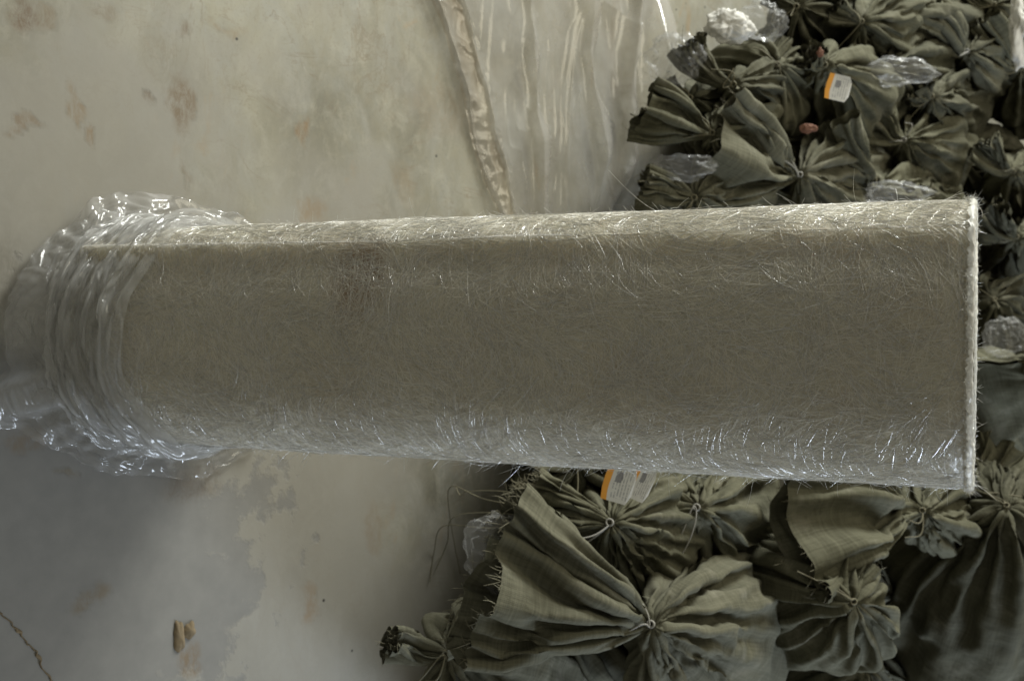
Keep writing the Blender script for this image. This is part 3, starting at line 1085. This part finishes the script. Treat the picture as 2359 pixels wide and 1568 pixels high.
def card_material():
    q = NT('printed_card')
    uv = q.node('ShaderNodeSeparateXYZ')
    q.link(q.coord('UV'), uv.inputs[0])
    U, Vv = uv.outputs[0], uv.outputs[1]
    ln = q.node('ShaderNodeTexWave', wave_type='BANDS', bands_direction='X')
    ln.inputs['Scale'].default_value = 3.2
    q.link(q.coord('UV'), ln.inputs[0])
    words = q.noise(q.coord('UV', scale=(4, 26, 1)), 1.0, 2)
    txt = q.math('MULTIPLY', q.math('GREATER_THAN', ln.outputs['Fac'], .55), q.math('GREATER_THAN', words, .46))
    blk = q.math('MULTIPLY', q.math('MULTIPLY', q.math('GREATER_THAN', U, .34), q.math('LESS_THAN', U, .56)),
                 q.math('MULTIPLY', q.math('GREATER_THAN', Vv, .50), q.math('LESS_THAN', Vv, .78)))
    inb = q.math('MULTIPLY', q.math('MULTIPLY', q.math('GREATER_THAN', U, .30), q.math('LESS_THAN', U, .92)),
                 q.math('MULTIPLY', q.math('GREATER_THAN', Vv, .10), q.math('LESS_THAN', Vv, .90)))
    c = q.mix(q.math('MULTIPLY', q.math('MULTIPLY', txt, inb), .55), (.66, .66, .63), (.16, .17, .2))
    c = q.mix(q.math('MULTIPLY', blk, .75), c, (.13, .13, .15))
    c = q.mix(q.math('LESS_THAN', U, .20), c, (.80, .36, .05))
    q.link(c, q.b.inputs['Base Color'])
    q.b.inputs['Roughness'].default_value = .45
    return q.m


MAT_CARD = card_material()


def card(parent, base, px, py, depth_shift, length_px, width_px, rot, tilt=.5, label='white printed card with an orange band', zz=.3):
    """a clipped-corner printed card; rot in the picture plane, u axis runs along the length"""
    c = at(px, py, zz)
    dep = np.linalg.norm(c - CAM)
    k = dep / FPX
    ux = nrm(UPV * math.cos(rot) + LEFT * math.sin(rot))
    uy = nrm(-UPV * math.sin(rot) + LEFT * math.cos(rot))
    nrmv = nrm(np.cross(ux, uy))
    L, Wd = length_px * k, width_px * k
    outl = [(0, 0), (.86, 0), (1, .25), (1, .78), (.86, 1), (0, 1), (-.06, .6), (-.06, .3)]
    V, UV = [], []
    for sgn in (1, -1):
        for (a, b) in outl:
            bend = .004 * math.sin(a * 3)
            V.append(c + ux * (a - .5) * L + uy * (b - .5) * Wd + nrmv * (.0006 * sgn + bend))
            UV.append((max(a, 0), b))
    me = bpy.data.meshes.new('label_card')
    nn_ = len(outl)
    faces = [tuple(range(nn_)), tuple(range(2 * nn_ - 1, nn_ - 1, -1))]
    faces += [(i, nn_ + i, nn_ + (i + 1) % nn_, (i + 1) % nn_) for i in range(nn_)]
    me.from_pydata([tuple(v) for v in V], [], faces)
    l = me.uv_layers.new(name='UVMap')
    for lp in me.loops:
        l.data[lp.index].uv = UV[lp.vertex_index]
    me.materials.append(MAT_CARD)
    o = bpy.data.objects.new('label_card', me)
    COL.objects.link(o)
    o.parent = parent
    o.location = tuple(-base)
    o['label'] = label
    return o


# ---- heap on the side where it stands highest (bottom of the picture)
UNT = 'untied olive sacks in the heap'
S = {}
S['big'] = sack('large olive sack with its long frayed mouth fanned out towards the floor',
                (1500, 1437, .47), (1165, 1320, .46), (1640, 1470, .30), Rb=.165, seed=11, mat=2, big=True, threads=260, string='pale')
S['crumple'] = sack('olive sack with a crumpled short mouth and hanging threads, next below the roll',
                    (1405, 1203, .43), (1255, 1165, .42), (1490, 1240, .28), Rb=.130, seed=23, mat=0, big=True, threads=160, string='pale')
S['small'] = sack('olive sack with a small bow-like mouth, right of the two printed cards',
                  (1605, 1168, .43), (1510, 1160, .44), (1670, 1195, .27), Rb=.125, seed=37, mat=0, threads=30, string='pale')
S['cards'] = sack('olive sack half hidden behind the roll carrying two printed cards',
                  (1330, 1075, .33), (1215, 1110, .33), (1440, 1060, .18), Rb=.145, seed=41, mat=1, threads=40)
S['plain'] = sack('plump smooth olive sack with a short frayed mouth standing up, below the roll',
                  (1965, 1385, .56), (1985, 1300, .60), (1845, 1375, .40), Rb=.175, seed=53, mat=0, big=True, threads=120)
S['flap'] = sack('olive sack whose wide open mouth flaps left, close under the roll',
                 (2125, 1175, .55), (1880, 1215, .57), (2215, 1165, .42), Rb=.125, seed=59, mat=0, big=True, threads=60)
S['seamed'] = sack('big bulging dark olive sack filling the lower right corner',
                   (2318, 1165, .62), (2335, 1090, .64), (2235, 1400, .46), Rb=.20, seed=67, mat=1, big=True, spread=.7, threads=50)
S['ear'] = sack('olive sack with a pointed mouth reaching over the floor at the bottom edge',
                (1030, 1505, .27), (925, 1475, .28), (1175, 1570, .14), Rb=.165, seed=71, mat=2, spread=.55, threads=20)
S['under'] = sack('shaded olive sack under the long frayed mouth of the large sack',
                  (1280, 1420, .24), (1150, 1440, .20), (1390, 1490, .12), Rb=.12, seed=79, mat=1)
S['corner'] = sack('olive sack rising at the right end of the roll with a pale turned-up flap',
                   (2215, 960, .46), (2190, 850, .46), (2310, 985, .33), Rb=.15, seed=83, mat=0, kind='seam', ears=.05, group=UNT)
S['fold'] = sack('narrow olive sack with a twisted mouth beside the lower corner of the roll end',
                 (2300, 1110, .56), (2345, 1040, .58), (2240, 1180, .40), Rb=.12, seed=89, mat=0)
S['low'] = sack('dark olive sack at the bottom edge right of the large fanned sack',
                (1990, 1530, .44), (2030, 1480, .46), (1900, 1640, .30), Rb=.13, seed=97, mat=1)
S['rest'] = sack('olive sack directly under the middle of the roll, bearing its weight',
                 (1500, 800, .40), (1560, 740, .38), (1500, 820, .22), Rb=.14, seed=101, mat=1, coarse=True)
# ---- the lower part of the heap (top right of the picture)
U = [
    ('olive sack with a wide fan of pleats tied with pale string, above the roll', (1843, 402, .33), (1665, 330, .33), (1900, 440, .18), .125, 103, 2, 50, 1.0),
    ('olive sack with a flat pleated mouth, left of the dark gap above the roll end', (2082, 322, .34), (1985, 240, .34), (2110, 375, .18), .12, 107, 0, 14, .9),
    ('olive sack with a long narrow pleated mouth, just above the roll end', (2020, 436, .34), (1905, 318, .36), (2075, 470, .18), .115, 109, 0, 14, .6),
    ('olive sack with its mouth fanned against the polythene sheet edge', (1641, 306, .28), (1520, 235, .27), (1690, 330, .14), .11, 113, 0, 14, .9),
    ('olive sack with narrow pleats beside the plastic-wrapped bundle', (1690, 195, .28), (1615, 92, .28), (1720, 240, .13), .11, 127, 1, 10, .6),
    ('olive sack with a pale fanned mouth near the top right corner', (2228, 118, .36), (2140, 35, .36), (2262, 165, .20), .125, 131, 2, 16, .9),
    ('olive sack whose gathered neck faces the camera in a dark star of pleats', (2146, 222, .36), (2125, 205, .39), (2160, 260, .18), .135, 137, 1, 6, 1.0),
    ('olive sack with a long pleated neck at the right edge', (2352, 158, .40), (2262, 62, .40), (2390, 215, .22), .135, 139, 0, 8, .7),
    ('dark olive sack with its neck drawn to a star beside the roll end', (2342, 545, .44), (2300, 490, .46), (2380, 600, .26), .14, 149, 1, 8, 1.0),
    ('olive sack with a knotted top corner at the right edge', (2335, 395, .42), (2292, 335, .43), (2390, 440, .25), .13, 151, 0, 10, .7),
    ('low olive sack with a rolled mouth squeezed between polythene and roll', (1600, 455, .26), (1500, 430, .25), (1665, 475, .12), .11, 157, 2, 14, .8),
    ('olive sack lying across behind the wide pleated fan, close to the roll', (1750, 430, .25), (1650, 408, .24), (1800, 480, .12), .11, 163, 0, 10, .7),
    ('round olive sack with a drawn fold across its top, near the top edge', (1985, 50, .34), (1935, 20, .35), (1955, 105, .17), .135, 167, 0, 6, .6),
    ('dark olive sack cut by the top edge, left of the round one', (1835, 15, .28), (1790, -30, .28), (1850, 60, .14), .13, 173, 1, 6, .8),
    ('dark olive sack cut by the top edge, right of the round one', (2080, 30, .33), (2035, -10, .34), (2090, 80, .17), .12, 179, 1, 6, .8),
    ('olive sack with a short bunched neck left of the printed card sack', (1790, 150, .29), (1830, 95, .30), (1770, 200, .14), .115, 181, 0, 6, .7),
    ('olive sack with a drooping mouth right of the printed card sack', (2040, 150, .33), (1990, 175, .33), (2060, 200, .17), .115, 191, 1, 6, .7),
    ('large olive sack with smooth flank at the top right corner', (2290, 10, .38), (2240, -40, .38), (2310, 85, .2), .15, 193, 0, 4, .8),
    ('shaded olive sack in the gap between the roll end and the right edge', (2290, 690, .40), (2330, 640, .42), (2300, 740, .24), .13, 197, 1, 4, .8),
    ('shaded olive sack deep in the heap above the end of the roll', (2200, 370, .28), (2150, 330, .29), (2220, 420, .12), .14, 199, 1, 4, .8),
    ('shaded olive sack deep in the heap left of the wide pleated fan', (1730, 330, .2), (1690, 290, .2), (1745, 370, .08), .12, 211, 1, 4, .8),
    ('olive sack squeezed in over the roll between the fan and the narrow mouth', (1945, 445, .27), (1900, 420, .27), (1975, 480, .12), .11, 213, 0, 6, .7),
    ('olive sack with a bunched neck below the plastic-wrapped bundle', (1590, 225, .22), (1545, 190, .22), (1620, 260, .1), .10, 217, 1, 6, .7),
]
for i, (lab, tie, tip, body, Rb, seed, mat, thr, spr) in enumerate(U):
    dx, dy = tie[0] - tip[0], tie[1] - tip[1]
    ln = math.hypot(dx, dy) + 1e-6
    lean = (75, 45, 90, 60, 85, 40)[i % 6] if spr < 1 or i == 0 else 0
    if lean:
        body = (tie[0] + dx / ln * lean + (body[0] - tie[0]) * .4, tie[1] + dy / ln * lean * .7 + (body[1] - tie[1]) * .4, tie[2] - .12)
    sack(lab, tie, tip, body, Rb=Rb, seed=seed, mat=mat, threads=thr, spread=spr, string='pale' if i in (0, 1, 5) else True)
S['tagged'] = sack('plump olive sack with an orange-banded white card on its top',
                   (1900, 150, .36), (1888, 118, .40), (1945, 255, .18), Rb=.13, seed=223, mat=0, spread=.7)

r_, _, b_ = S['tagged']
card(r_, b_, 1932, 203, 0, 50, 56, math.radians(-14), zz=.43)
r_, _, b_ = S['cards']
card(r_, b_, 1428, 1112, 0, 66, 90, math.radians(-16), zz=.50)
card(r_, b_, 1480, 1112, 0, 46, 84, math.radians(-24), zz=.49)

# ---- fillers under the heap: lower layer that carries the upper sacks, seen only in the gaps
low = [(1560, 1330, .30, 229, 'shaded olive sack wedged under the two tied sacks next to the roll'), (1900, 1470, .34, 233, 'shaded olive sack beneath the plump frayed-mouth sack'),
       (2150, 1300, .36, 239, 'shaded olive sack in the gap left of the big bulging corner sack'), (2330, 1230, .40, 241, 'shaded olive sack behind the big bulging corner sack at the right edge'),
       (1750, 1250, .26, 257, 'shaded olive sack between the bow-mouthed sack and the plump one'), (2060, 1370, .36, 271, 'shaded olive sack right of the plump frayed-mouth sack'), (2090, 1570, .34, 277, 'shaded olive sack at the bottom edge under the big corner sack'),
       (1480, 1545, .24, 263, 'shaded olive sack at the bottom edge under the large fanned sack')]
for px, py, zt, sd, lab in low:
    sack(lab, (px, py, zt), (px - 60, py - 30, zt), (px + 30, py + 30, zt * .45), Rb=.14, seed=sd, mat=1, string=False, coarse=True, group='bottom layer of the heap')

# ------------------------------------------------------------------ loose bits
def crumple(name, label, px, py, z, rx, ry, seed, mat, cat='plastic scrap', flat=.45, n=70):
    c = at(px, py, z)
    k = np.linalg.norm(c - CAM) / FPX
    th = np.linspace(0, 2 * math.pi, n + 1)[:-1][None, :]
    ph_ = np.linspace(.02, math.pi - .02, n // 2)[:, None]
    D = np.stack([np.sin(ph_) * np.cos(th), np.sin(ph_) * np.sin(th), np.cos(ph_) + 0 * th], -1)
    rr_ = 1 + .45 * noise(D * 1.6, seed) + .22 * ridged(D * 3.2, seed + 1) + .10 * ridged(D * 7, seed + 2)
    L = D * rr_[..., None]
    P = c + UPV * (L[..., 0:1] * rx * k) + LEFT * (L[..., 1:2] * ry * k) - FWD * (L[..., 2:3] * min(rx, ry) * k * flat)
    P[..., 2] = np.maximum(P[..., 2], .004)
    o = mesh_obj(name, P - c, grid_faces(n // 2, n, True), mat)
    o.location = tuple(c)
    return tag(o, label, cat)


crumple('plastic_bundle', 'clear crumpled plastic wrapped round a bundle at the edge of the polythene sheet', 1555, 135, .22, 52, 44, 301, MAT_SCRAP)
crumple('plastic_scrap', 'crumpled clear plastic scrap at the top of the heap beside a whitish rag', 1755, 48, .30, 40, 36, 305, MAT_SCRAP)
crumple('white_rag', 'whitish crumpled rag lying at the left top of the heap', 1680, 62, .26, 42, 30, 309, MAT_WHITE, 'rag')
crumple('plastic_scrap', 'long film of clear plastic trailing over the star-necked sack', 2060, 165, .40, 70, 26, 313, MAT_SCRAP)
crumple('plastic_scrap', 'shiny crumpled plastic piece right beside the end of the roll', 2315, 775, .52, 36, 34, 317, MAT_SCRAP)
crumple('plastic_scrap', 'grey plastic film lying flat between the polythene sheet and the pleated fan', 1575, 385, .26, 60, 24, 321, MAT_SCRAP)
crumple('plastic_scrap', 'milky plastic film peeping over the top edge of the roll', 2070, 445, .42, 60, 22, 327, MAT_SCRAP)
crumple('plastic_scrap', 'pointed clear plastic film behind the frayed mouth of the large sack', 1150, 1265, .36, 60, 70, 331, MAT_SCRAP, flat=.25)
crumple('red_rag', 'small red-brown rag between the card sack and the wide pleated fan', 1862, 296, .34, 15, 9, 335, MAT_RED, 'rag')
crumple('red_rag', 'tiny red-brown knot above the printed card', 1890, 122, .38, 6, 8, 339, MAT_RED, 'rag')
crumple('white_bag', 'white bag cut off by the right edge at the top corner', 2362, 60, .50, 26, 70, 343, MAT_WHITE, 'bag')


def mud(label, px, py, rx, ry, rot, seed):
    c = at(px, py, 0)
    k = np.linalg.norm(c - CAM) / FPX
    n = 40
    t = np.linspace(0, 1, 12)[:, None]
    th = np.linspace(0, 2 * math.pi, n + 1)[:-1][None, :]
    q = np.stack([np.cos(th) * 1.3 + 0 * t, np.sin(th) * 1.3 + 0 * t, 0 * th + 0 * t], -1)
    R = 1 + .35 * noise(q, seed)
    x, y = t * R * np.cos(th) * rx * k, t * R * np.sin(th) * ry * k
    cr, sr = math.cos(rot), math.sin(rot)
    wx, wy = -(y * cr + x * sr), (x * cr - y * sr) * 1.2
    z_ = .005 * (1 - t ** 2) * (1 + .5 * noise(np.stack([x * 90, y * 90, 0 * x], -1), seed + 1)) + .001
    o = mesh_obj('mud_lump', np.stack([wx, wy, z_], -1), grid_faces(12, n, True), MAT_MUD)
    o.location = tuple(c)
    tag(o, label, 'mud', 'dried mud lumps on the floor')


mud('longer dried mud lump on the floor near the lower left corner', 412, 1464, 11, 32, .05, 401)
mud('rounder dried mud lump beside the longer one', 436, 1450, 12, 18, -.2, 403)

# mud-filled crack across the lower left corner
pts = [(-20, 1395), (10, 1420), (40, 1450), (60, 1478), (82, 1502), (95, 1530), (120, 1570), (150, 1610)]
cp = np.array([at(x, y, .0) for x, y in pts])
tt = np.linspace(0, len(pts) - 1, 160)
cpt = np.stack([np.interp(tt, np.arange(len(pts)), cp[:, i]) for i in range(3)], -1)
cpt[:, :2] += .003 * np.stack([noise(np.stack([tt * 4, tt * 0, tt * 0], -1), 1), noise(np.stack([tt * 4, tt * 0 + 5, tt * 0], -1), 1)], -1)
tgc = nrm(np.gradient(cpt, axis=0))
sd = np.stack([-tgc[:, 1], tgc[:, 0], 0 * tgc[:, 0]], -1)
wd = np.maximum(.0006 + .003 * np.clip(noise(np.stack([tt * 1.3, tt * 0, tt * 0 + 2], -1), 6), 0, 1), .0008)
V = np.stack([cpt + sd * (wd * f)[:, None] + np.array([0, 0, zz]) for f, zz in ((-1, .0012), (-.4, .0022), (.4, .002), (1, .0012))], 1)
ck = mesh_obj('crack_filling', V, grid_faces(160, 4), MAT_MUD)
ck['kind'] = 'structure'

# fine loose threads hanging from the crumpled sack towards the floor
r_, _, b_ = S['crumple']
TH = [[(1240, 1190, .40), (1110, 1180, .30), (1040, 1195, .15), (1030, 1250, .02), (1005, 1310, .004)],
      [(1250, 1170, .40), (1120, 1150, .30), (1040, 1120, .10), (1035, 1180, .02), (1060, 1320, .004)],
      [(1235, 1210, .38), (1120, 1215, .25), (1020, 1212, .05), (1000, 1270, .004), (990, 1340, .004)],
      [(1240, 1140, .40), (1140, 1130, .3), (1075, 1132, .2), (1060, 1140, .15), (1050, 1120, .1)]]
paths = []
for p in TH:
    w_ = np.array([at(*x) for x in p])
    t_ = np.linspace(0, len(p) - 1, 40)
    # smooth through the points
    i0 = np.clip(np.floor(t_).astype(int), 0, len(p) - 2)
    f_ = (t_ - i0)[:, None]
    pm = w_[np.clip(i0 - 1, 0, None)]
    p0, p1 = w_[i0], w_[i0 + 1]
    p2 = w_[np.clip(i0 + 2, None, len(p) - 1)]
    paths.append(.5 * ((2 * p0) + (-pm + p1) * f_ + (2 * pm - 5 * p0 + 4 * p1 - p2) * f_ ** 2 + (-pm + 3 * p0 - 3 * p1 + p2) * f_ ** 3))
for pth in paths:
    V, F = tubes(pth[None], np.array([.0008]), 5, False)
    o = mesh_obj('hanging_thread', V, F, MAT_THREAD, r_)
    o.location = tuple(-b_)
